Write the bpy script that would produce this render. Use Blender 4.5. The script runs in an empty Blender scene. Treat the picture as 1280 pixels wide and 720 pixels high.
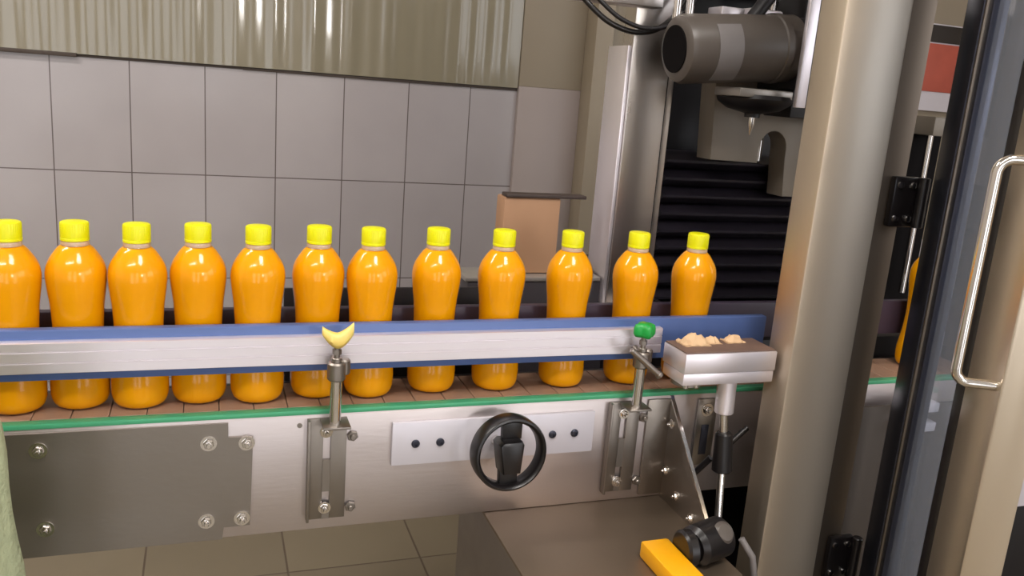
import bpy, bmesh, math, random
from mathutils import Vector, Matrix
random.seed(7)
S = bpy.context.scene
C = S.collection
V = Vector

# ------------------------------------------------------------------ mesh builder
class MB:
    def __init__(s):
        s.bm = bmesh.new()
    def _add(s, verts, faces, M=None):
        vs = [s.bm.verts.new((M @ V(v)) if M else v) for v in verts]
        out = []
        for f in faces:
            try: out.append(s.bm.faces.new([vs[i] for i in f]))
            except ValueError: pass
        return vs, out
    def box(s, x0, x1, y0, y1, z0, z1, bev=0.0, M=None, seg=2):
        P = [(x0,y0,z0),(x1,y0,z0),(x1,y1,z0),(x0,y1,z0),(x0,y0,z1),(x1,y0,z1),(x1,y1,z1),(x0,y1,z1)]
        F = [(0,3,2,1),(4,5,6,7),(0,1,5,4),(1,2,6,5),(2,3,7,6),(3,0,4,7)]
        vs, fs = s._add(P, F, M)
        if bev > 0:
            es = list({e for f in fs for e in f.edges})
            bmesh.ops.bevel(s.bm, geom=es, offset=bev, segments=seg, affect='EDGES', profile=0.5)
        return s
    def prism(s, poly, a, b, axis='Y', bev=0.0, M=None):
        """poly: 2d outline, extruded along axis from a to b"""
        def mk(p, t):
            if axis == 'Y': return (p[0], t, p[1])
            if axis == 'X': return (t, p[0], p[1])
            return (p[0], p[1], t)
        n = len(poly)
        P = [mk(p, a) for p in poly] + [mk(p, b) for p in poly]
        F = [tuple(range(n)), tuple(range(2*n-1, n-1, -1))] + [(i, i+n, (i+1) % n+n, (i+1) % n) for i in range(n)]
        vs, fs = s._add(P, F, M)
        bmesh.ops.recalc_face_normals(s.bm, faces=fs)
        if bev > 0:
            es = list({e for f in fs[:2] for e in f.edges})
            bmesh.ops.bevel(s.bm, geom=es, offset=bev, segments=2, affect='EDGES', profile=0.5)
        return s
    def lathe(s, prof, o=(0,0,0), axis=(0,0,1), n=40, closed=False):
        """prof: list of (radius, height along axis)"""
        z = V(axis).normalized(); x = z.orthogonal().normalized(); y = z.cross(x); o = V(o)
        rings = []
        for r, h in prof:
            if r < 1e-6: rings.append([s.bm.verts.new(o+z*h)])
            else: rings.append([s.bm.verts.new(o+z*h+(x*math.cos(6.283185307*k/n)+y*math.sin(6.283185307*k/n))*r) for k in range(n)])
        seq = list(zip(rings, rings[1:]))
        if closed: seq.append((rings[-1], rings[0]))
        for A, B in seq:
            for k in range(n):
                q = (k+1) % n
                if len(A) == 1 and len(B) == 1: continue
                if len(A) == 1: f = [A[0], B[q], B[k]]
                elif len(B) == 1: f = [A[k], A[q], B[0]]
                else: f = [A[k], A[q], B[q], B[k]]
                s.bm.faces.new(f)
        return s
    def cyl(s, p0, p1, r, r1=None, n=24, bev=0.0):
        p0, p1 = V(p0), V(p1); L = (p1-p0).length; r1 = r if r1 is None else r1
        b = bev
        prof = [(0,0),(r-b,0),(r,b),(r1,L-b),(r1-b,L),(0,L)] if b else [(0,0),(r,0),(r1,L),(0,L)]
        return s.lathe(prof, p0, p1-p0, n)
    def tube(s, pts, r, n=12, cyc=False):
        pts = [V(p) for p in pts]; m = len(pts); rings = []
        up = None
        for i, p in enumerate(pts):
            t = (pts[(i+1) % m]-pts[i-1]) if cyc else (pts[min(i+1, m-1)]-pts[max(i-1, 0)])
            t.normalize()
            up = t.orthogonal() if up is None else (up-t*up.dot(t))
            up.normalize(); w = t.cross(up)
            rr = r[i] if isinstance(r, (list, tuple)) else r
            rings.append([s.bm.verts.new(p+(up*math.cos(6.283185*k/n)+w*math.sin(6.283185*k/n))*rr) for k in range(n)])
        for i in range(m if cyc else m-1):
            A, B = rings[i], rings[(i+1) % m]
            for k in range(n):
                s.bm.faces.new([A[k], A[(k+1) % n], B[(k+1) % n], B[k]])
        if not cyc:
            s.bm.faces.new(rings[0][::-1]); s.bm.faces.new(rings[-1])
        return s
    def bolt(s, p, nrm, r=0.006, h=0.005, washer=True):
        p, z = V(p), V(nrm).normalized()
        if washer: s.lathe([(0,0),(r*1.55,0),(r*1.55,.0012),(0,.0012)], p, z, 20)
        s.lathe([(r*1.0,.0012),(r*1.0,h*.8),(r*.85,h),(0,h)], p, z, 6)
        s.lathe([(r*.5,h),(r*.5,h*1.7),(r*.38,h*1.9),(0,h*1.9)], p, z, 12)
        return s
    def sub(s, n=1):
        bmesh.ops.subdivide_edges(s.bm, edges=s.bm.edges[:], cuts=n, use_grid_fill=True); return s
    def build(s, name, m, parent=None, ang=38, label=None, org=None):
        o0 = V(org) if org is not None else (root_loc(parent) if parent else V((0,0,0)))
        for v in s.bm.verts: v.co -= o0
        bmesh.ops.recalc_face_normals(s.bm, faces=s.bm.faces[:])
        me = bpy.data.meshes.new(name); s.bm.to_mesh(me); s.bm.free()
        me.polygons.foreach_set('use_smooth', [True]*len(me.polygons))
        me.set_sharp_from_angle(angle=math.radians(ang))
        me.materials.append(m)
        o = bpy.data.objects.new(name, me); C.objects.link(o)
        if parent:
            o.parent = parent
        else: o.location = o0
        if label: o['label'] = label
        return o

def root_loc(o):
    p = V((0,0,0))
    while o: p = p+o.location; o = o.parent
    return p
def tag(o, label, cat, group=None):
    o['label'] = label; o['category'] = cat
    if group: o['group'] = group
    return o
def thing(name, loc, label, cat, group=None):
    o = bpy.data.objects.new(name, None); C.objects.link(o); o.location = loc
    o.empty_display_size = .05
    return tag(o, label, cat, group)
def struct(o):
    o['kind'] = 'structure'; return o

# ------------------------------------------------------------------ materials
def lin(c):
    return tuple((v/255/12.92 if v/255 <= .04045 else ((v/255+.055)/1.055)**2.4) for v in c)+(1,)
def mat(name, col, rough=.5, metal=0, spec=.5, noise=0, nscale=20, bump=0, bscale=60, stretch=(1,1,1), sss=0, coat=0, rvar=0):
    m = bpy.data.materials.new(name); m.use_nodes = True
    nt = m.node_tree; b = nt.nodes['Principled BSDF']
    c = lin(col)
    b.inputs['Base Color'].default_value = c; b.inputs['Roughness'].default_value = rough
    b.inputs['Metallic'].default_value = metal; b.inputs['Specular IOR Level'].default_value = spec
    if sss:
        b.inputs['Subsurface Weight'].default_value = sss; b.inputs['Subsurface Radius'].default_value = (.02,.008,.002)
        b.inputs['Subsurface Scale'].default_value = .4
    if coat: b.inputs['Coat Weight'].default_value = coat; b.inputs['Coat Roughness'].default_value = .08
    if noise or bump or rvar:
        tc = nt.nodes.new('ShaderNodeTexCoord'); mp = nt.nodes.new('ShaderNodeMapping'); mp.inputs['Scale'].default_value = stretch
        nt.links.new(tc.outputs['Object'], mp.inputs['Vector'])
    if noise or rvar:
        n = nt.nodes.new('ShaderNodeTexNoise'); n.inputs['Scale'].default_value = nscale; n.inputs['Detail'].default_value = 5
        nt.links.new(mp.outputs[0], n.inputs['Vector'])
    if noise:
        r = nt.nodes.new('ShaderNodeMix'); r.data_type = 'RGBA'
        r.inputs['A'].default_value = tuple(max(0, v*(1-noise)) for v in c[:3])+(1,)
        r.inputs['B'].default_value = tuple(min(1, v*(1+noise)) for v in c[:3])+(1,)
        nt.links.new(n.outputs['Fac'], r.inputs['Factor']); nt.links.new(r.outputs['Result'], b.inputs['Base Color'])
    if rvar:
        k = nt.nodes.new('ShaderNodeMapRange'); k.inputs['To Min'].default_value = max(.02, rough-rvar); k.inputs['To Max'].default_value = rough+rvar
        k.inputs['From Min'].default_value = .3; k.inputs['From Max'].default_value = .7
        nt.links.new(n.outputs['Fac'], k.inputs['Value']); nt.links.new(k.outputs[0], b.inputs['Roughness'])
    if bump:
        n2 = nt.nodes.new('ShaderNodeTexNoise'); n2.inputs['Scale'].default_value = bscale; n2.inputs['Detail'].default_value = 4
        nt.links.new(mp.outputs[0], n2.inputs['Vector'])
        bp = nt.nodes.new('ShaderNodeBump'); bp.inputs['Strength'].default_value = bump; bp.inputs['Distance'].default_value = .002
        nt.links.new(n2.outputs['Fac'], bp.inputs['Height']); nt.links.new(bp.outputs[0], b.inputs['Normal'])
    return m
def clear(name, tint, gloss_rough=.06, ior=1.45, gcol=(1,1,1,1), haze=0):
    m = bpy.data.materials.new(name); m.use_nodes = True; nt = m.node_tree
    for n in list(nt.nodes):
        if n.type != 'OUTPUT_MATERIAL': nt.nodes.remove(n)
    out = [n for n in nt.nodes if n.type == 'OUTPUT_MATERIAL'][0]
    t = nt.nodes.new('ShaderNodeBsdfTransparent'); t.inputs[0].default_value = tint
    g = nt.nodes.new('ShaderNodeBsdfGlossy'); g.inputs['Roughness'].default_value = gloss_rough; g.inputs['Color'].default_value = gcol
    lw = nt.nodes.new('ShaderNodeLayerWeight'); lw.inputs['Blend'].default_value = .5
    pw = nt.nodes.new('ShaderNodeMath'); pw.operation = 'POWER'; pw.inputs[1].default_value = 4
    f = nt.nodes.new('ShaderNodeMath'); f.operation = 'MULTIPLY_ADD'; f0 = ((ior-1)/(ior+1))**2; f.inputs[1].default_value = .6; f.inputs[2].default_value = f0
    nt.links.new(lw.outputs['Facing'], pw.inputs[0]); nt.links.new(pw.outputs[0], f.inputs[0])
    mx = nt.nodes.new('ShaderNodeMixShader')
    nt.links.new(f.outputs[0], mx.inputs[0]); nt.links.new(t.outputs[0], mx.inputs[1]); nt.links.new(g.outputs[0], mx.inputs[2])
    res = mx.outputs[0]
    if haze:
        d = nt.nodes.new('ShaderNodeBsdfDiffuse'); d.inputs[0].default_value = (.55,.6,.7,1)
        m2 = nt.nodes.new('ShaderNodeMixShader'); m2.inputs[0].default_value = haze
        nt.links.new(res, m2.inputs[1]); nt.links.new(d.outputs[0], m2.inputs[2]); res = m2.outputs[0]
    nt.links.new(res, out.inputs[0])
    return m
def tile_mat(name, col, grout, w, h, axes, off=(0,0), mortar=.0022, rough=.3, var=.05):
    m = bpy.data.materials.new(name); m.use_nodes = True; nt = m.node_tree; b = nt.nodes['Principled BSDF']
    tc = nt.nodes.new('ShaderNodeTexCoord'); sp = nt.nodes.new('ShaderNodeSeparateXYZ'); cb = nt.nodes.new('ShaderNodeCombineXYZ')
    nt.links.new(tc.outputs['Object'], sp.inputs[0])
    for i, a in enumerate(axes):
        ad = nt.nodes.new('ShaderNodeMath'); ad.operation = 'ADD'; ad.inputs[1].default_value = 40*(w if i == 0 else h)-off[i]
        nt.links.new(sp.outputs['XYZ'.index(a)], ad.inputs[0]); nt.links.new(ad.outputs[0], cb.inputs[i])
    br = nt.nodes.new('ShaderNodeTexBrick'); br.offset = 0; br.squash = 1
    br.inputs['Scale'].default_value = 1; br.inputs['Brick Width'].default_value = w; br.inputs['Row Height'].default_value = h
    br.inputs['Mortar Size'].default_value = mortar; br.inputs['Mortar Smooth'].default_value = .25; br.inputs['Bias'].default_value = 0
    c = lin(col)
    br.inputs['Color1'].default_value = tuple(v*(1-var) for v in c[:3])+(1,); br.inputs['Color2'].default_value = tuple(v*(1+var) for v in c[:3])+(1,)
    br.inputs['Mortar'].default_value = lin(grout)
    nt.links.new(cb.outputs[0], br.inputs['Vector'])
    nz = nt.nodes.new('ShaderNodeTexNoise'); nz.inputs['Scale'].default_value = 6
    nt.links.new(tc.outputs['Object'], nz.inputs['Vector'])
    mx = nt.nodes.new('ShaderNodeMix'); mx.data_type = 'RGBA'; mx.blend_type = 'MULTIPLY'; mx.inputs['Factor'].default_value = .12
    nt.links.new(br.outputs['Color'], mx.inputs['A']); nt.links.new(nz.outputs['Fac'], mx.inputs['B'])
    nt.links.new(mx.outputs['Result'], b.inputs['Base Color'])
    bp = nt.nodes.new('ShaderNodeBump'); bp.inputs['Strength'].default_value = .5; bp.inputs['Distance'].default_value = .002; bp.invert = True
    nt.links.new(br.outputs['Fac'], bp.inputs['Height']); nt.links.new(bp.outputs[0], b.inputs['Normal'])
    b.inputs['Roughness'].default_value = rough
    return m

M_ = {}
M_['steel']   = mat('brushed_steel', (206,200,196), .30, 1, rvar=.08, nscale=14, stretch=(1,1,.12), bump=.06, bscale=300)
M_['taupe']   = mat('worn_taupe_steel', (132,117,101), .5, .9, noise=.06, nscale=6)
M_['steelh']  = mat('brushed_steel_along', (204,195,194), .45, 1, rvar=.08, nscale=10, stretch=(.15,1,1), bump=.08, bscale=260)
M_['dullsteel']= mat('dull_steel', (148,141,134), .42, 1, rvar=.1, nscale=9, stretch=(.4,1,1), bump=.06, bscale=200)
M_['satin']   = mat('satin_post_steel', (206,193,175), .48, 1, rvar=.06, nscale=8, stretch=(1,1,.1), bump=.05, bscale=220)
M_['chrome']  = mat('polished_steel', (222,218,214), .12, 1)
M_['alu']     = mat('anodised_aluminium', (236,230,236), .4, .85, rvar=.06, nscale=12, stretch=(.1,1,1))
M_['browndark'] = mat('gap_dark_brown', (58,49,42), .55)
M_['hole']    = mat('fan_cover_black', (14,11,12), .8, spec=.1)
M_['whiteplate'] = mat('white_aluminium_plate', (206,202,210), .4, .3, noise=.05, nscale=10)
M_['blue']    = mat('blue_plastic', (78,99,150), .38, noise=.12, nscale=30, stretch=(.2,1,1))
M_['green']   = mat('green_wear_plastic', (66,152,110), .42, noise=.1, nscale=30, stretch=(.2,1,1))
M_['greenknob']= mat('green_knob_plastic', (24,150,62), .35)
M_['yellowknob']= mat('cream_yellow_plastic', (226,200,110), .35, sss=.3)
M_['belt']    = mat('brown_belt_plastic', (146,116,96), .5, noise=.2, nscale=40, bump=.2)
M_['black']   = mat('black_plastic', (20,17,18), .32, noise=.2, nscale=30)
M_['blackm']  = mat('black_painted_metal', (17,14,18), .45, noise=.2, nscale=15)
M_['ridge']   = mat('black_rubber_ridges', (36,32,40), .4, noise=.2, nscale=30)
M_['shaded_rail']   = mat('shaded_rail_plastic', (60,50,66), .45, noise=.1)  # rear rail strip, shade behind the bottles put into its colour
M_['motor']   = mat('grey_motor_paint', (82,75,70), .4, noise=.06, nscale=12)
M_['label']   = mat('pale_grey_label', (112,107,106), .45, noise=.1, nscale=40)
M_['cast']    = mat('pale_casting_paint', (132,123,112), .5, noise=.12, nscale=9)
M_['jamb']    = mat('brown_grey_steel', (126,114,102), .5, 1, rvar=.05, nscale=8, stretch=(1,1,.1))
M_['anod']    = mat('dark_blue_anodised', (64,66,78), .3, .75, rvar=.05, nscale=10, stretch=(1,1,.1))
M_['seal']    = mat('black_seal_rubber', (24,21,22), .35)
M_['cream']   = mat('cream_door_stile', (206,192,172), .32, .85, rvar=.06, nscale=8, stretch=(1,1,.1))
M_['juice']   = mat('orange_juice', (230,156,0), .7, spec=.05, noise=.05, nscale=18)
M_['cap']     = mat('yellow_cap_plastic', (222,220,0), .38, sss=.1)
M_['pet']     = clear('clear_pet', (1,.99,.975,1), .15, 1.42)
M_['neck']    = mat('frosted_neck_plastic', (196,170,146), .3, sss=.3)
M_['padtop']  = mat('brown_stained_pad', (104,82,72), .6, noise=.25, nscale=40)
M_['pane']    = clear('smoky_door_glass', (.80,.84,.90,1), .10, 1.7, haze=.16)
M_['card']    = mat('brown_cardboard', (166,128,98), .75, noise=.12, nscale=14, stretch=(1,1,.3))
M_['board']   = mat('dark_board', (58,46,42), .6, noise=.2)
M_['yellowm'] = mat('yellow_gloss_paint', (235,165,8), .35, noise=.1, nscale=12)
M_['sack']    = mat('pale_green_weave', (176,184,148), .9, noise=.25, nscale=70, bump=.9, bscale=260)
M_['paper']   = mat('tan_paper', (206,172,134), .8, noise=.15, nscale=60)
M_['white']   = mat('white_enamel', (206,200,206), .4, noise=.03)
M_['red']     = mat('red_print', (178,84,66), .6, noise=.2, nscale=12)
M_['dark']    = mat('dark_printed', (40,32,26), .6)
M_['shelf']   = mat('light_bench_top', (164,158,152), .35, .6)
M_['darkgrey']= mat('dark_grey_paint', (52,48,52), .4, noise=.15, nscale=8)
M_['beige']   = mat('beige_wall_paint', (150,138,120), .5, noise=.05, nscale=3)
M_['lilac']   = mat('grey_lilac_wall_paint', (158,146,142), .5, noise=.05, nscale=3)
M_['gloss']   = mat('glossy_beige_cladding', (142,134,114), .14, noise=.05, nscale=3, stretch=(1,1,.2), coat=.4)
M_['shadow_trim']    = mat('shadow_line_dark', (70,58,50), .6)
M_['ceil']    = mat('white_ceiling_paint', (214,210,204), .8, noise=.02)
M_['room']    = mat('pale_room_paint', (190,182,172), .7, noise=.04, nscale=2)
M_['tile']    = tile_mat('grey_wall_tile', (178,171,172), (108,98,96), .2, .314, 'XZ', off=(-.0045,.960), mortar=.0018, rough=.22, var=.03)
M_['ftile']   = tile_mat('beige_floor_tile', (130,118,96), (96,82,66), .355, .355, 'XY', off=(.195,.045), mortar=.003, rough=.35, var=.04)
def emit(name, col, st):
    m = bpy.data.materials.new(name); m.use_nodes = True; b = m.node_tree.nodes['Principled BSDF']
    b.inputs['Emission Color'].default_value = col; b.inputs['Emission Strength'].default_value = st
    return m
M_['lamp'] = emit('lamp_diffuser', (1,.96,.92,1), 14)
M_['tube'] = emit('lamp_tube', (1,.97,.94,1), 60)

# ------------------------------------------------------------------ setting
X0, X1, YF, YB, HT = -2.4, 3.2, -4.2, 1.74, 2.9
struct(MB().box(X0,X1,YF,YB+.12,-.1,0).build('floor', M_['ftile']))
struct(MB().box(X0,X1,YB,YB+.12,0,1.274).build('wall_back', M_['tile']))
struct(MB().box(X0,X1,YB,YB+.12,1.274,HT).build('wall_upper', M_['beige']))
struct(MB().box(X0-.12,X0,YF,YB+.12,0,HT).build('wall_left', M_['room']))
struct(MB().box(X1,X1+.12,YF,-4.0,0,HT).box(X1,X1+.12,-.4,YB+.12,0,HT).box(X1,X1+.12,-4.0,-.4,0,1.3).box(X1,X1+.12,-4.0,-.4,2.5,HT).build('wall_right', M_['room']))
struct(MB().box(X0,-1.9,YF-.12,YF,0,HT).box(-.9,-.35,YF-.12,YF,0,HT).box(.35,1.8,YF-.12,YF,0,HT).box(3.1,X1,YF-.12,YF,0,HT).box(-1.9,-.9,YF-.12,YF,2.35,HT).box(-.35,.35,YF-.12,YF,2.35,HT).box(1.8,3.1,YF-.12,YF,2.35,HT).build('wall_front', M_['room']))
struct(MB().box(X0-.12,X1+.12,YF,YB+.12,HT,HT+.1).build('ceiling', M_['ceil']))
# glossy ribbed cladding on the wall above the tiles
mb = MB(); n = 420; xa, xb = X0, .95; rows = []
random.seed(3)
ph = [random.uniform(0,6.28) for _ in range(6)]
for i in range(n+1):
    x = xa+(xb-xa)*i/n
    w = .0016*math.sin(x*31+ph[0])+.0014*math.sin(x*57+ph[1])*math.sin(x*3.1+ph[4])+.0009*math.sin(x*113+ph[2])+.003*math.sin(x*9+ph[3])
    rows.append([mb.bm.verts.new((x, y+d, z)) for (y, d, z) in ((YB-.012, w*.35, 1.281),(YB-.014, w, 1.42),(YB-.014, w, HT-.01))]+[mb.bm.verts.new((x, YB-.001, 1.281))])
for A, B in zip(rows, rows[1:]):
    for k in (0,1): mb.bm.faces.new([A[k],B[k],B[k+1],A[k+1]])
    mb.bm.faces.new([A[3],B[3],B[0],A[0]])
struct(mb.build('wall_upper.001', M_['gloss']))
struct(MB().box(-.62,-.335,YB-.016,YB,1.272,1.283,.001).box(.1,.95,YB-.006,YB,1.272,1.280,.001).box(-.335,.1,YB-.004,YB,1.274,1.280,.001).box(X0,-.62,YB-.004,YB,1.274,1.280,.001).build('shadow_trim_1', M_['shadow_trim']))  # dark strips paint the shadow line below the cladding edge
# plain pier right of the tiles
struct(MB().box(.952,1.17,YB-.02,YB,0,1.288,.002).build('wall_back.001', M_['lilac']))
struct(MB().box(.952,1.17,YB-.02,YB,1.288,HT-.01,.002).build('wall_upper.002', M_['beige']))
struct(MB().box(1.17,X1,YB-.1,YB,0,HT-.01,.004).build('wall_back.002', M_['beige']))

# ceiling lamps
def ceiling_lamp(x, y, along, L, label, hw=.09):
    t = thing('ceiling_lamp', (x,y,HT-.07), label, 'lamp')
    a, b = (L/2, hw) if along == 'X' else (hw, L/2)
    MB().box(x-a,x+a,y-b,y+b,HT-.05,HT,.006).build('housing', M_['white'], t)
    MB().box(x-a+.02,x+a-.02,y-b+.02,y+b-.02,HT-.075,HT-.048,.01).build('diffuser', M_['lamp'], t)
    return t
ceiling_lamp(-.9,-1.5,'X',1.4,'white ceiling lamp nearest the left wall')
ceiling_lamp(.46,-1.16,'Y',.62,'square white ceiling lamp in the middle of the ceiling', .28)
ceiling_lamp(-1.3,.4,'X',1.3,'white ceiling lamp over the tiled wall')

wl = thing('wall_lamp', (1.42,YF,1.75), 'white panel lamp on the rear wall beside the doorway', 'lamp')
MB().box(1.22,1.64,YF,YF+.05,1.52,1.98,.004).build('housing', M_['white'], wl)
MB().box(1.25,1.61,YF+.045,YF+.06,1.55,1.95,.004).build('diffuser', M_['tube'], wl)

# ------------------------------------------------------------------ conveyor
cv = thing('conveyor', (0.4,.06,0), 'stainless steel bottle conveyor with blue guide rail carrying orange bottles', 'conveyor')
XL, XR = -.75, 1.22
mb = MB(); mb.box(XL,XR,0,.004,.747,.893,.0008).box(XL,XR,.004,.018,.747,.751,.0005).box(XL,XR,.0005,.012,.889,.8945,.0006)
mb.build('side_plate', M_['steelh'], cv)
MB().box(XL,XR,.106,.110,.747,.89,.0008).box(XL,XR,.094,.106,.747,.751).build('side_plate', M_['steelh'], cv)
MB().box(XL,XR,-.001,.012,.8945,.9005,.0012).build('wear_strip', M_['green'], cv, label='green plastic wear strip')
mb = MB(); x = XL
while x < XR-.03:
    mb.box(x,x+.0372,.0135,.096,.893,.9,.0008,seg=1); x += .0381
mb.build('belt', M_['belt'], cv, label='brown slatted belt')
MB().box(XL,XR,.097,.108,.89,.8985,.001).build('wear_strip', M_['black'], cv, label='black inner wear strip')
for lx in (-.62, 1.0):
    MB().box(lx-.025,lx+.025,.02,.09,0,.89,.003).build('leg', M_['steel'], cv)
# guide rails
gr = MB()
prof = [(.0,.9565),(.0,.9665),(.0012,.9672),(.0012,.9682),(.0,.969),(.0,.9785),(.0012,.979),(.0012,.98),(0,.9808),(.0,.989),(.003,.99),(.011,.99),(.011,.9565),(.002,.9555)]
gr.prism(prof, XL, .566, 'X')
rail = gr.build('guide_rail', M_['alu'], cv, label='grooved aluminium guide rail')
mb = MB(); mb.box(XL,.735,.0105,.0235,.9445,1.0005,.002).build('rail_strip', M_['blue'], rail, label='blue plastic strip')
br_ = MB(); br_.box(XL,1.2,.100,.110,.9575,.985,.001)
rail2 = br_.build('guide_rail', M_['alu'], cv)
MB().box(XL,1.2,.0875,.101,.9445,.999,.002).build('rail_strip', M_['shaded_rail'], rail2, label='plastic strip coloured dark violet for its shade')
# rail brackets
def bracket(cx, w, knobmat, ktype, dark=False):
    pm = M_['dullsteel']
    mb = MB()
    z0, z1 = .7615, .8905
    # slotted plate: built as frame around two slots
    xs = (cx-w/2, cx-.0045, cx+.0045, cx+w/2)
    mb.box(xs[0],xs[1],-.004,-.0005,z0,z1,.0006).box(xs[2],xs[3],-.004,-.0005,z0,z1,.0006)
    for a, b in ((z0,.771),(.797,.838),(.879,z1)): mb.box(xs[1],xs[2],-.004,-.0005,a,b)
    mb.box(xs[0],xs[0]+.003,-.012,-.004,z0,z1,.0006)               # bent edge
    mb.box(xs[1]-.004,xs[3],-.034,-.004,z1-.003,z1,.0006)           # top ledge
    br = mb.build('rail_bracket', pm, cv)
    for zz in (.776,.874):
        MB().bolt((cx-.001,-.004,zz),(0,-1,0),.0048,.005).build('bolt', M_['chrome'], br)
    for zz in (.774,.866):
        MB().bolt((cx+w/2+.007,0,zz),(0,-1,0),.0068,.005,False).build('bolt', M_['dullsteel'], br)
    rx, ry = cx+.006, -.021
    MB().cyl((rx,ry,z1-.006),(rx,ry,.948),.0068,n=28,bev=.0006).build('rod', M_['chrome'], br)
    mb = MB(); mb.cyl((rx,ry,.944),(rx,ry,.966),.0105,n=28,bev=.002)
    mb.cyl((rx+.009,ry+.003,.950),(rx+.009,ry+.003,.968),.007,n=20,bev=.0015)
    mb.cyl((rx,ry,.9655),(rx,ry,.971),.006,n=20,bev=.0008)
    mb.cyl((rx,ry,.957),(rx,-.0002,.9635),.005,n=18)
    cl = mb.build('clamp', M_['dullsteel'], br)
    MB().cyl((rx,ry,.968),(rx,ry,.9865),.0034,n=16).cyl((rx,ry,.975),(rx,ry,.981),.0052,n=6).build('clamp_stud', M_['dullsteel'], br)
    # knob
    mb = MB()
    if ktype == 'wing':
        n = 18; U = []
        for i in range(n+1):
            u = -1+2*i/n
            top = 1.000+.009*abs(u)**1.6+(.003 if u > 0 else -.001)*abs(u)
            bot = .9825+.0155*abs(u)**1.8
            th = .0075*(1-.75*u*u)+.0015
            xx = rx+.0005+.0175*u
            U.append([mb.bm.verts.new((xx, ry+dy*th, bot+(top-bot)*f)) for dy, f in ((-.5,0),(-1,.35),(-.6,.9),(-.2,1),(.2,1),(.6,.9),(1,.35),(.5,0))])
        for A, B in zip(U, U[1:]):
            for k in range(8): mb.bm.faces.new([A[k],B[k],B[(k+1)%8],A[(k+1)%8]])
        mb.bm.faces.new(U[0]); mb.bm.faces.new(U[-1][::-1])
    else:
        n = 48; rings = []
        for (f, z) in ((.3,.9845),(.85,.986),(1,.990),(1,.997),(.9,1.0015),(.5,1.004)):
            rings.append([mb.bm.verts.new((rx+f*(.0125+.0028*math.cos(4*6.283*k/n))*math.cos(6.283185*k/n), ry+f*(.0125+.0028*math.cos(4*6.283*k/n))*math.sin(6.283185*k/n), z)) for k in range(n)])
        for A, B in zip(rings, rings[1:]):
            for k in range(n): mb.bm.faces.new([A[k],A[(k+1)%n],B[(k+1)%n],B[k]])
        mb.bm.faces.new(rings[0][::-1]); mb.bm.faces.new(rings[-1])
    mb.build('knob', knobmat, br, ang=60, label='cream yellow wing knob' if ktype == 'wing' else 'green lobed knob')
    return br
bracket(.1315,.046,M_['yellowknob'],'wing')
b2 = bracket(.521,.046,M_['greenknob'],'star')
# slanting cross pin on the second bracket
MB().cyl((.505,-.032,.972),(.5485,-.036,.937),.0042,n=18,bev=.0008).cyl((.545,-.0357,.9398),(.549,-.0361,.9366),.0052,n=18,bev=.0008).build('lever', M_['dullsteel'], b2)
# left cover plate with bolts
mb = MB()
pl = [(-.345,.747),(.014,.747),(.016,.762),(.045,.762),(.048,.873),(.021,.874),(.021,.891),(-.345,.891)]
mb.prism(pl, -.0035, -.0005, 'Y')
cp = mb.build('cover_plate', M_['dullsteel'], cv, label='dull grey steel cover plate')
for bx, bz in ((-.170,.872),(-.167,.780),(0,.868),(.041,.866),(-.003,.772),(.036,.772)):
    MB().bolt((bx,-.0035,bz),(0,-1,0),.0058,.005).build('bolt', M_['chrome'], cp)
MB().lathe([(0,0),(.003,0),(.003,.001),(0,.0012)],(.1,0,.882),(0,-1,0),16).build('rivet', M_['dullsteel'], cv)
# white plate behind the handwheel
wp = MB().box(.209,.477,-.006,-.0002,.8245,.880,.0006).build('mounting_plate', M_['whiteplate'], cv, label='pale plate with four screws')
for sx in (.238,.269,.4185,.4495):
    m2 = MB().lathe([(0,0),(.0052,0),(.0052,.0016),(.0042,.0028),(.0022,.0030),(.0022,.0012),(0,.0012)],(sx,-.006,.852),(0,-1,0),20)
    m2.build('screw', M_['anod'], wp)
# handwheel
hw_c = V((.3435,-.05,.8525)); ax = V((.05,-1,.06)).normalized()
mb = MB(); R_ = .0465
mb.lathe([(R_,-.011),(R_+.0004,-.008),(R_+.0004,.008),(R_-.0012,.0115),(R_-.0035,.0122),(R_-.006,.010),(R_-.0072,.006),(R_-.0072,-.007),(R_-.005,-.0115),(R_-.002,-.0125)],hw_c,ax,64,closed=True)
hw = mb.build('handwheel', M_['black'], cv, label='black handwheel')
rotm = Matrix.Translation(hw_c) @ ax.to_track_quat('Y','Z').to_matrix().to_4x4()
MB().prism([(-.0165,.0425),(.010,.0425),(.009,.016),(-.0155,.016)], -.008, .002, 'Y', .0015, rotm).build('spoke', M_['black'], hw)
MB().prism([(-.0125,-.0425),(.0105,-.0425),(.0115,-.015),(-.013,-.015)], -.008, .002, 'Y', .0015, rotm).build('spoke', M_['black'], hw)
mb = MB()
mb.prism([(-.011,-.023),(.011,-.023),(.0165,.013),(.012,.0175),(-.012,.0175),(-.0145,.013)], -.014, .016, 'Y', .0025, rotm)
mb.build('hub', M_['black'], hw)
MB().cyl(hw_c-ax*.012, hw_c-ax*.043, .007, n=20).build('shaft', M_['chrome'], hw)
# gusset bracket and flange to its right
mb = MB(); mb.box(.556,.592,-.0035,-.0004,.752,.891,.0006)
fl = mb.build('gusset_bracket', M_['dullsteel'], cv)
MB().prism([(-.0004,.893),(-.122,.765),(-.103,.7465),(-.0004,.7465)], .5905, .594, 'X').build('gusset', M_['dullsteel'], fl)
MB().prism([(-.0004,.8945),(-.1235,.7655),(-.1215,.764),(-.0004,.8915)], .5900, .5950, 'X').build('gusset_flange', M_['chrome'], fl)
for (yy, zz) in ((-.012,.858),(-.012,.79),(-.045,.768),(-.085,.757)):
    MB().bolt((.5905,yy,zz),(-1,0,0),.004,.004).build('bolt', M_['chrome'], fl)
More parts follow.
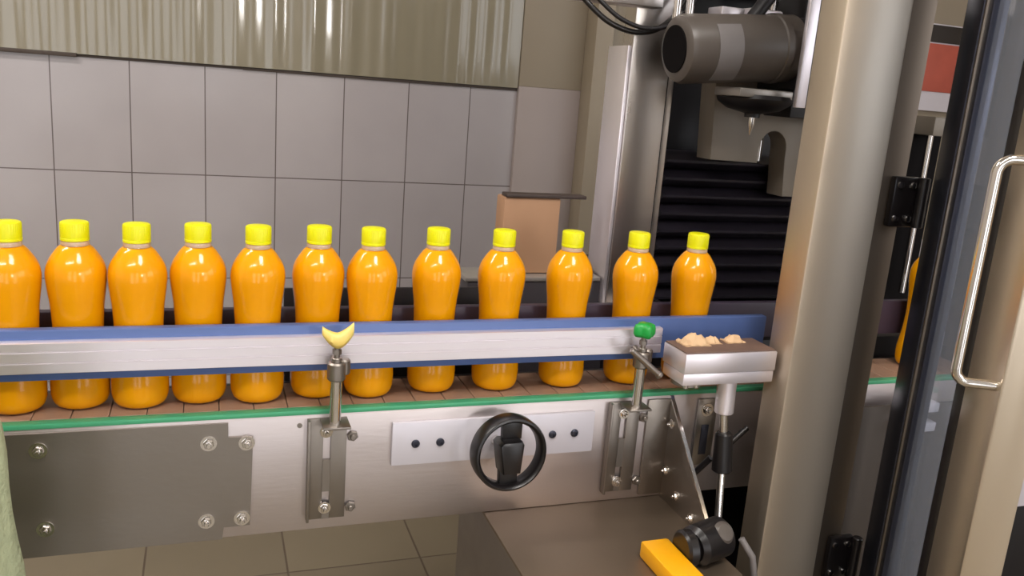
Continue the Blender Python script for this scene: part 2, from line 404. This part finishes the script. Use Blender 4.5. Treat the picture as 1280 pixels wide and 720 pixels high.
# slotted strap further right
sp_ = MB().box(.634,.664,-.004,-.0004,.79,.888,.0006).build('slotted_strap', M_['dullsteel'], cv)
MB().bolt((.648,-.004,.872),(0,-1,0),.006,.005).build('bolt', M_['chrome'], sp_)
MB().box(.6425,.654,-.0048,-.0041,.806,.85,.0003).build('slot', M_['anod'], sp_)

# ------------------------------------------------------------------ bottles
BP = [(0,.0022),(.012,.0022),(.0205,0),(.0255,.0022),(.0285,.007),(.0298,.013),(.0302,.021),(.0300,.030),(.0286,.042),(.0270,.055),(.0258,.072),(.0255,.0885),(.0261,.103),(.0270,.1165),(.0283,.127),(.0294,.137),(.0301,.145),(.0301,.151),(.0291,.158),(.0267,.165),(.0226,.172),(.0177,.179),(.0138,.1825),(.0130,.1845),(.0130,.1850),(.0143,.1853),(.0143,.1868),(.0128,.1874),(.0128,.197),(0,.197)]
BP = [(r*1.035, z) for r, z in BP]
def spline(P, k=3):
    out = []
    for i in range(len(P)-1):
        p0, p1, p2, p3 = P[max(i-1,0)], P[i], P[i+1], P[min(i+2,len(P)-1)]
        for j in range(k):
            t = j/k
            out.append(tuple(.5*((2*p1[c])+(-p0[c]+p2[c])*t+(2*p0[c]-5*p1[c]+4*p2[c]-p3[c])*t*t+(-p0[c]+3*p1[c]-3*p2[c]+p3[c])*t**3) for c in (0,1)))
    out.append(P[-1]); return out
body = BP[:3]+spline(BP[2:24])[1:]+BP[24:]
# faint ring grooves round the foot
body = [(r-(.0005 if (.010 < z < .04 and int(z*1000/3.2) % 2) else 0), z) for r, z in body]
inner = [(max(0,r-.0009), z+.0006) for r, z in spline(BP[2:24]) if z < .1815]
inner = [(0,.0028)]+inner+[(inner[-1][0]-.0008,.1818),(0,.1818)]
def make_bottle():
    t = thing('juice_bottle', (0,0,0), '', 'bottle')
    MB().lathe(body,(0,0,0),n=48).build('bottle_shell', M_['pet'], t, 60)
    MB().lathe(inner,(0,0,0),n=48).build('juice', M_['juice'], t, 60, label='orange juice fill')
    MB().lathe([(.0137,.1822),(.0140,.1830),(.0140,.1868),(.0136,.1874)],(0,0,0),n=48).build('neck_ring', M_['neck'], t, 60, label='pale clear neck ring')
    mb = MB(); n = 72
    rings = []
    for r, z, rib in ((.0136,.1876,0),(.0140,.1880,.0),(.0140,.1905,0),(.0136,.1908,0),(.0139,.1913,.0005),(.0139,.2060,.0005),(.0133,.2074,.0003),(.0121,.2080,0)):
        r *= 1.035; rings.append([mb.bm.verts.new(((r-(rib if k % 2 else 0))*math.cos(6.283185*k/n),(r-(rib if k % 2 else 0))*math.sin(6.283185*k/n),z)) for k in range(n)])
    for A, B in zip(rings, rings[1:]):
        for k in range(n): mb.bm.faces.new([A[k],A[(k+1)%n],B[(k+1)%n],B[k]])
    mb.bm.faces.new(rings[-1]); mb.bm.faces.new(rings[0][::-1])
    mb.build('cap', M_['cap'], t, 30, label='yellow screw cap')
    return t
def copy_tree(o, parent=None):
    c = o.copy(); C.objects.link(c); c.parent = parent
    for ch in [k for k in bpy.data.objects if k.parent == o]: copy_tree(ch, c)
    return c
spots = [(-.198,'leftmost orange juice bottle with yellow cap, cut by the photo edge'),
 (-.135,'second orange juice bottle from the left end of the row'),
 (-.073,'third orange juice bottle from the left, above the left bolted cover plate'),
 (-.010,'fourth orange juice bottle from the left, above the cover plate bolts'),
 (.055,'fifth orange juice bottle from the left, third left of the cream wing knob'),
 (.1245,'orange juice bottle right behind the first rail bracket, left of the wing knob'),
 (.1875,'orange juice bottle just right of the cream yellow wing knob'),
 (.2695,'eighth bottle from the left, second right of the cream wing knob'),
 (.3545,'orange juice bottle directly above the black handwheel, before the left edge of the carton'),
 (.449,'orange juice bottle just before the right edge of the brown carton'),
 (.546,'orange juice bottle behind the green knob, before the bright steel post'),
 (.637,'last orange juice bottle in the open, before the black ridged guard'),
 (1.062,'orange bottle inside the machine, glimpsed between front post and door')]
proto = make_bottle()
for i, (bx, lab) in enumerate(spots):
    o = proto if i == 0 else copy_tree(proto)
    o.location = (bx, .055+(.0035 if i % 2 else -.0035)*(i < 8), .9); o.rotation_euler.z = random.uniform(0, 6.28)
    o['label'] = lab; o['group'] = 'orange juice bottles on the conveyor'

# ------------------------------------------------------------------ base cabinet under the conveyor
bc = thing('base_cabinet', (.48,.0,0), 'stainless steel base cabinet under the conveyor below the handwheel', 'cabinet')
MB().box(.345,.590,-.30,.14,.06,.742,.004).build('body', M_['dullsteel'], bc)
MB().box(.335,.5925,-.31,.145,.742,.7465,.001).build('top_plate', M_['taupe'], bc)
for fx in (.38,.56):
    for fy in (-.26,.11): MB().cyl((fx,fy,0),(fx,fy,.061),.018,n=20,bev=.002).build('foot', M_['black'], bc)
# yellow gear motor on the cabinet top
yb = thing('gear_motor', (.52,-.19,.7466), 'yellow and black gear motor on the cabinet top below the gusset', 'motor')
MB().box(.487,.524,-.235,-.140,.7467,.768,.003).build('gearbox', M_['yellowm'], yb)
MB().box(.491,.520,-.2375,-.2345,.750,.765,.001).build('cover', M_['yellowm'], yb)
mb = MB(); mb.cyl((.5245,-.17,.769),(.54,-.17,.769),.0225,n=32,bev=.003)
mb.cyl((.54,-.17,.770),(.592,-.155,.772),.0245,n=36,bev=.006)
mb.build('motor_body', M_['black'], yb, label='black motor body')
MB().lathe([(0,0),(.013,0),(.014,.003),(.010,.008),(0,.010)],(.578,-.172,.785),(.1,-1,.8),28).build('end_cap', M_['motor'], yb, label='grey round cap')
MB().tube([(.60,-.18,.78),(.612,-.19,.76),(.62,-.19,.73),(.622,-.17,.68),(.618,-.12,.6),(.612,-.08,.54)],.004).build('cable', M_['label'], yb)

# ------------------------------------------------------------------ adjustable platform
ap = thing('adjustable_platform', (.64,-.06,.73), 'stainless block platform on a thin adjusting spindle beside the front post', 'platform')
MB().box(.556,.690,-.08,-.024,.9535,.9795,.0012).build('upper_block', M_['alu'], ap)
MB().box(.557,.690,-.078,-.026,.9375,.9530,.0012).build('lower_block', M_['alu'], ap)
MB().box(.557,.6885,-.0775,-.0255,.9796,.9812,.0004).build('top_pad', M_['padtop'], ap, label='brown stained top')
MB().cyl((.580,-.048,.9376),(.580,-.048,.930),.02,n=36,bev=.001).build('disc', M_['dullsteel'], ap)
for a in (-.009,.006): MB().cyl((.578+a,-.066,.930),(.578+a,-.066,.9375),.0035,n=14,bev=.0005).build('screw', M_['chrome'], ap)
MB().cyl((.638,-.055,.9378),(.639,-.055,.889),.0125,n=30,bev=.001).build('sleeve', M_['alu'], ap)
MB().cyl((.639,-.055,.8895),(.642,-.058,.855),.0055,n=20).build('spindle', M_['chrome'], ap)
MB().cyl((.642,-.058,.862),(.644,-.062,.808),.0115,.0135,n=24,bev=.002).build('coupling', M_['black'], ap)
MB().cyl((.644,-.062,.81),(.632,-.088,.727),.0050,n=18).build('spindle', M_['chrome'], ap)
MB().tube([(.645,-.05,.825),(.668,-.04,.838),(.694,-.035,.855)],.0042).build('lever', M_['black'], ap)
MB().tube([(.636,-.045,.82),(.622,-.03,.79),(.612,-.05,.76),(.612,-.09,.73)],.0045).build('cable', M_['black'], ap)
# scraps on the platform
def scrap(loc, s, seed, label):
    random.seed(seed); mb = MB(); n = 9; g = []
    for i in range(n):
        row = []
        for j in range(n):
            u, v = i/(n-1)-.5, j/(n-1)-.5
            z = .5*s*max(0, (1-4*(u*u+v*v)))*.9+random.uniform(-.07,.07)*s*(1 if 0 < i < n-1 and 0 < j < n-1 else .2)+abs(math.sin(u*9+seed))*.12*s
            row.append(mb.bm.verts.new((loc[0]+u*s*1.5+random.uniform(-.05,.05)*s, loc[1]+v*s+random.uniform(-.05,.05)*s, loc[2]+max(.0003,z))))
        g.append(row)
    for i in range(n-1):
        for j in range(n-1): mb.bm.faces.new([g[i][j],g[i+1][j],g[i+1][j+1],g[i][j+1]])
    ret = bmesh.ops.extrude_face_region(mb.bm, geom=mb.bm.faces[:])
    for v in [e for e in ret['geom'] if isinstance(e, bmesh.types.BMVert)]: v.co.z = loc[2]
    o = mb.build('paper_scrap', M_['paper'], None, 25, org=loc)
    return tag(o, label, 'paper', 'scraps on the platform')
scrap((.588,-.042,.9813), .026, 2, 'largest crumpled tan paper scrap on the left of the platform')
scrap((.615,-.040,.9813), .016, 5, 'low pale paper scrap in the middle of the platform')
scrap((.650,-.038,.9813), .018, 9, 'small pointed tan paper scrap on the right of the platform')

# ------------------------------------------------------------------ capping machine
cm = thing('capping_machine', (.95,.3,0), 'tall stainless capping machine with motor and open framed door at conveyor end', 'machine')
ZT = 2.1
# front post
MB().box(.696,.792,-.10,-.052,.0,ZT,.003).build('front_post', M_['satin'], cm)
MB().box(.7925,.868,-.058,-.05,.0,ZT,.001).build('post_jamb', M_['jamb'], cm, label='brown grey jamb strip')
def hinge(z):
    h = MB().box(.843,.884,-.068,-.0585,z-.033,z+.033,.002).cyl((.886,-.072,z-.033),(.886,-.072,z+.033),.0075,n=20,bev=.001)
    o = h.build('hinge', M_['black'], cm, label='black door hinge')
    for dx in (.851,.873):
        for dz in (-.022,.022): MB().lathe([(0,0),(.0048,0),(.0044,.0025),(0,.0035)],(dx,-.068,z+dz),(0,-1,0),16).build('bolt', M_['chrome'], o)
for hz in (1.176,.655,1.68): hinge(hz)
# door, swung open towards the camera
a = math.radians(28)
DM = Matrix.Translation((.890,-.082,0)) @ Matrix(((-math.sin(a), -math.cos(a), 0, 0),(-math.cos(a), math.sin(a), 0, 0),(0,0,1,0),(0,0,0,1)))
# local x = along the door from the hinge, local y = outward face
DZ0, DZ1 = .35, 1.95
dr = MB().box(0,.058,-.03,0,DZ0,DZ1,.003,DM).build('door', M_['anod'], cm, label='glazed door frame, swung open')
MB().box(.058,.0635,-.022,-.002,DZ0+.05,DZ1-.05,.001,DM).build('edge_bead', M_['dullsteel'], dr)
MB().box(.0635,.2,-.016,-.011,DZ0+.05,DZ1-.05,.0008,DM).build('pane', M_['pane'], dr)
MB().box(.0635,.078,-.0225,-.0045,DZ0+.05,DZ1-.05,.001,DM).build('seal', M_['anod'], dr)
MB().box(.193,.226,-.026,-.004,DZ0+.05,DZ1-.05,.001,DM).build('seal', M_['seal'], dr)
MB().box(.226,.312,-.042,0,DZ0,DZ1,.004,DM).build('lock_stile', M_['cream'], dr, label='cream steel lock stile')
MB().box(.058,.226,-.03,0,DZ0,DZ0+.05,.002,DM).build('bottom_rail', M_['anod'], dr)
MB().box(.058,.226,-.03,0,DZ1-.05,DZ1,.002,DM).build('top_rail', M_['anod'], dr)
hp = []
def arc(cx, cz, r, a0, a1, n=8): return [(cx+r*math.cos(a0+(a1-a0)*k/n), cz+r*math.sin(a0+(a1-a0)*k/n)) for k in range(n+1)]
loc = [(0,1.253)]+arc(.026,1.239,.014,math.pi/2,0)+arc(.026,1.042,.014,0,-math.pi/2)+[(0,1.028)]
MB().tube([DM @ V((.30, y, z)) for y, z in loc], .0052, 14).build('door_handle', M_['chrome'], dr, label='polished bow handle')
# machine base, dark
MB().box(.632,1.2,.135,.80,0,.925,.004).build('machine_base', M_['blackm'], cm)
# rear post
MB().box(.6155,.6215,.288,.358,.946,1.36,.0008).build('reflection_strip', M_['alu'], cm, label='bright strip standing in for the post reflection')  # added bright strip imitates light reflected on the side of the post
rp = MB().box(.622,.690,.285,.36,.945,ZT,.002).box(.694,.708,.297,.36,.945,ZT,.001).build('rear_post', M_['steel'], cm)
MB().box(.690,.694,.291,.36,.945,ZT).build('seal', M_['seal'], rp)
MB().box(.618,.735,.26,.372,.925,.946,.002).build('post_foot', M_['steel'], cm)
# back panel and ridged guard
MB().box(.70,1.06,.46,.47,.925,1.62,.001).build('back_panel', M_['blackm'], cm, label='black back panel')
mb = MB(); nz = 9
for k in range(nz):
    z = .928+k*.03
    mb.prism([(.352,z+.001),(.332,z+.013),(.331,z+.017),(.352,z+.029),(.41,z+.029),(.41,z+.001)], .732, 1.05, 'X', .001)
mb.build('bellows_guard', M_['ridge'], cm, label='black ridged bellows guard')
# casting with arched opening
outer = [(.786,1.192),(.778,1.32),(.82,1.345),(.96,1.345),(.985,1.10),(.932,1.10)]
archpts = [(.932-.0,1.20)]+[(.905+.027*math.cos(t*math.pi/10), 1.215+.03*math.sin(t*math.pi/10)) for t in range(0,11)]+[(.878,1.19)]
mb = MB(); mb.prism([(.786,1.192),(.778,1.32),(.82,1.345),(.985,1.345),(.99,1.135),(.938,1.135)]+archpts, .285, .33, 'Y', .0015)
mb.build('head_casting', M_['cast'], cm, label='pale painted head casting')
MB().cyl((.915,.338,1.19),(.915,.338,1.26),.006,n=16).build('capping_spindle', M_['chrome'], cm)
# motor
mo = MB()
mo.lathe([(0,0),(.040,0),(.047,.004),(.050,.012),(.050,.16),(.052,.162),(.052,.172),(.050,.174),(.050,.196),(0,.196)],(.648,.20,1.356),(1,0,.09),48)
motor = mo.build('gear_motor', M_['motor'], cm, label='grey cylindrical motor')
axm = V((1,0,.09)).normalized()
mb = MB(); mb.lathe([(0,-.001),(.029,-.001),(.031,-.003),(.034,-.003),(.034,.002),(0,.002)],V((.648,.20,1.356))+axm*0,-axm,36)
mb.build('fan_grille', M_['hole'], motor, label='black fan grille')
# junction box side (label plate wraps the barrel)
mb = MB(); nn = 16; g = []
for i in range(nn+1):
    th = math.radians(-62+104*i/nn)
    zc = axm.orthogonal(); up = V((-axm.z,0,axm.x)); fr = V((0,-1,0))
    d = fr*math.cos(th)+up*math.sin(th)
    b0 = V((.648,.20,1.356))
    g.append([mb.bm.verts.new(b0+axm*x+d*r) for x, r in ((.045,.0498),(.045,.0511),(.085,.0511),(.085,.0498))])
for A, B in zip(g, g[1:]):
    for k in range(3): mb.bm.faces.new([A[k],A[k+1],B[k+1],B[k]])
mb.build('name_plate', M_['label'], motor, label='pale grey rating plate')
MB().box(.845,.855,.15,.27,1.312,1.418,.002).build('mounting_flange', M_['blackm'], motor)
for bz in (1.325,1.362,1.405):
    MB().bolt((.845,.158,bz),(-1,0,0),.0045,.004).build('bolt', M_['chrome'], motor)
MB().box(.745,.84,.165,.235,1.296,1.309,.002).build('motor_saddle', M_['shelf'], motor)
MB().box(.826,.8435,.137,.145,1.286,1.46,.001).build('bright_plate', M_['alu'], cm)
MB().box(.858,1.02,.19,.26,1.27,1.46,.002).build('gear_housing', M_['blackm'], cm)
# cone nozzle below the motor
mb = MB(); mb.lathe([(0,.012),(.055,.012),(.058,.006),(.055,0),(.040,-.010),(.022,-.014),(.012,-.016),(.012,-.022),(0,-.022)],(.803,.21,1.288),(0,0,1),40)
mb.build('chuck', M_['blackm'], cm)
MB().lathe([(.0055,0),(.0055,-.012),(.0035,-.018),(.0012,-.028),(0,-.028)],(.803,.21,1.267),(0,0,1),20).build('nozzle', M_['chrome'], cm)
# rods, beams and hose above the motor
for rx, ry, rr in ((.655,.22,.006),(.676,.22,.006),(.842,.25,.006),(.91,.26,.008),(.925,.22,.006)):
    MB().cyl((rx,ry,1.40 if rx < .7 else 1.42),(rx,ry,1.74),rr,n=18).build('rod', M_['chrome'], cm)
MB().cyl((.765,.2,1.400),(.86,.2,1.53),.011,n=20).build('strut', M_['blackm'], cm)
MB().box(.725,.765,.21,.25,1.404,1.425,.002).box(.775,.835,.21,.25,1.408,1.428,.004).build('terminal_block', M_['alu'], cm)
MB().box(.60,1.1,.40,.43,1.47,1.56,.003).build('rear_beam', M_['steel'], cm)
MB().box(.50,1.2,.18,.30,1.74,1.80,.003).build('top_beam', M_['steel'], cm)
MB().box(.505,.655,.262,.30,1.417,1.445,.002).box(.515,.54,.27,.30,1.44,1.745,.002).build('cable_tray', M_['steel'], cm)
pts = [(.525,.27,1.42),(.540,.262,1.405),(.565,.256,1.388),(.60,.252,1.378),(.635,.252,1.382),(.662,.255,1.398),(.685,.26,1.425),(.70,.265,1.48),(.70,.265,1.75)]
def smooth(P, k=5):
    xy = []
    for i in range(len(P)-1):
        p0, p1, p2, p3 = [V(P[max(0,min(len(P)-1,i+d))]) for d in (-1,0,1,2)]
        for j in range(k):
            t = j/k; xy.append(.5*((2*p1)+(-p0+p2)*t+(2*p0-5*p1+4*p2-p3)*t*t+(-p0+3*p1-3*p2+p3)*t**3))
    xy.append(V(P[-1])); return xy
MB().tube(smooth(pts),.0042,12).build('hose', M_['black'], cm)
MB().tube(smooth([(p[0]+.012,p[1]-.012,p[2]+.006) for p in pts]),.0034,12).build('hose', M_['blackm'], cm)
# inside right
MB().cyl((.955,-.04,.58),(.955,-.04,.83),.004,n=14).build('rod', M_['chrome'], cm)
MB().box(.862,1.10,-.030,-.026,.30,.872,.001).build('gap_dark_sheet', M_['browndark'], cm)  # dark sheet added to darken the gap beside the front post
for z in (.868,.838): MB().box(.95,1.01,-.055,-.0265,z,z+.014,.001).build('side_bracket', M_['white'], cm)
MB().cyl((1.062,.055,1.113),(1.062,.055,1.16),.018,n=28,bev=.002).cyl((1.062,.055,1.16),(1.062,.055,1.60),.008,n=20).build('capping_head', M_['chrome'], cm)
MB().box(.9,1.2,.05,.30,1.60,1.66,.003).build('head_arm', M_['steel'], cm)
MB().box(1.15,1.25,.0,.09,0.9,ZT,.003).build('side_post', M_['jamb'], cm)

MB().box(1.21,1.345,.36,.44,.0,1.285,.004).build('gap_dark_column', M_['hole'], cm, label='black column darkening the gap')  # black column, widened so the gap between post and door stays dark
MB().cyl((1.285,.33,.95),(1.285,.33,1.26),.006,n=18).build('rod', M_['chrome'], cm)
MB().box(1.27,1.315,.31,.365,1.255,1.29,.003).build('rod_clamp', M_['cast'], cm)
# ------------------------------------------------------------------ black guard, bench, carton, board
gs = MB().box(.093,.40,.155,.160,.80,1.008,.001).box(.36,.375,.1602,.31,.84,.86,.001).build('guard_sheet', M_['blackm'], cm, label='low black guard sheet')
be = MB().box(.385,.632,.30,.37,.64,.982,.003).build('side_bed', M_['darkgrey'], cm, label='dark grey side bed')
MB().box(.380,.613,.297,.372,.982,.989,.001).build('bed_top', M_['shelf'], be, label='pale bed top')
ca = MB().box(.444,.541,.322,.362,.9895,1.1135,.003)
ca = tag(ca.build('carton', M_['card'], None, org=(.484,.342,.9895)), 'brown cardboard carton standing behind the bottles under a dark board', 'carton')
bd = MB().box(.446,.584,.318,.345,1.114,1.1195,.001)
tag(bd.build('board', M_['board'], None, org=(.50,.332,1.114)), 'thin dark strip of board lying on top of the brown carton', 'board')

# ------------------------------------------------------------------ sack at the left edge
mb = MB(); prof = []
nz, na = 40, 64
random.seed(11)
sx, sy = -.290, -.19
rings = []
for i in range(nz+1):
    f = i/nz; z = .002+f*.995
    base = .123*(1-.12*max(0,(f-.90)/.10)**2)*(1+.03*math.sin(f*7+.6))*(min(1,.86+f*3))
    ring = []
    for k in range(na):
        th = 6.283185*k/na
        fold = .006*math.sin(7*th+3*f)+.004*math.sin(13*th-6*f)+.0025*math.sin(29*th+17*f)+.003*math.sin(40*f+3*th)
        r = base+fold
        ring.append(mb.bm.verts.new((sx+.003+r*math.cos(th), sy+r*.85*math.sin(th), z+.006*math.sin(5*th)*f)))
    rings.append(ring)
for A, B in zip(rings, rings[1:]):
    for k in range(na): mb.bm.faces.new([A[k],A[(k+1)%na],B[(k+1)%na],B[k]])
mb.bm.faces.new(rings[0][::-1]); mb.bm.faces.new(rings[-1])
tag(mb.build('cloth_sack', M_['sack'], None, 80, org=(sx,sy,.0)), 'pale green woven sack standing at the left edge before the conveyor', 'sack')

# ------------------------------------------------------------------ things beyond the post and the door
wc = thing('control_cabinet', (1.78,.45,0), 'white enamel cabinet on a black plinth behind the open door', 'cabinet')
MB().box(1.60,2.05,.30,.65,.46,1.0,.004).build('body', M_['white'], wc)
MB().box(1.61,2.04,.31,.64,0,.46,.004).build('plinth', M_['blackm'], wc, label='black plinth')
no = thing('notice_board', (2.63,1.625,1.3), 'red and white notice with dark top on the far wall', 'notice')
MB().box(2.47,2.80,1.612,1.6398,1.28,1.59,.002).build('panel', M_['white'], no)
MB().box(2.47,2.80,1.606,1.612,1.35,1.52,.001).build('red_field', M_['red'], no, label='red field')
MB().box(2.47,2.80,1.606,1.612,1.525,1.585,.001).build('header', M_['dark'], no, label='dark header')

no.location.z += .035

# ------------------------------------------------------------------ light
W = bpy.data.worlds.new('world'); S.world = W; W.use_nodes = True
bg = W.node_tree.nodes['Background']; bg.inputs[0].default_value = (.95,.96,1,1); bg.inputs[1].default_value = 3.2
def area(name, loc, rot, sx, sy, power, col):
    l = bpy.data.lights.new(name, 'AREA'); l.shape = 'RECTANGLE'; l.size = sx; l.size_y = sy; l.energy = power; l.color = col
    o = bpy.data.objects.new(name, l); C.objects.link(o); o.location = loc; o.rotation_euler = rot
    return o
area('lamp_light', (-.9,-1.5,HT-.09), (0,0,0), 1.3, .16, 26, (1,.95,.9))
area('lamp_light', (.46,-1.16,HT-.09), (0,0,0), .5, .56, 22, (1,.95,.9))
area('lamp_light', (-1.3,.4,HT-.09), (0,0,0), 1.2, .16, 34, (1,.95,.9))

# ------------------------------------------------------------------ camera
cd = bpy.data.cameras.new('camera'); cam = bpy.data.objects.new('camera', cd); C.objects.link(cam)
cd.sensor_width = 36; cd.lens = 1066.48*36/1280; cd.clip_start = .02
p, y, r = .230964371, .352255771, .0783431985
fw = V((math.sin(y)*math.cos(p), math.cos(y)*math.cos(p), -math.sin(p)))
ri = fw.cross(V((0,0,1))).normalized(); up = ri.cross(fw)
r2 = ri*math.cos(r)+up*math.sin(r); u2 = up*math.cos(r)-ri*math.sin(r)
mw = Matrix(((r2.x,u2.x,-fw.x,0),(r2.y,u2.y,-fw.y,-.9510),(r2.z,u2.z,-fw.z,1.2840),(0,0,0,1)))
cam.matrix_world = mw
S.camera = cam
S.view_settings.view_transform = 'Standard'; S.view_settings.look = 'None'
S.view_settings.exposure = -.18; S.view_settings.gamma = 1; S.view_settings.use_curve_mapping = False
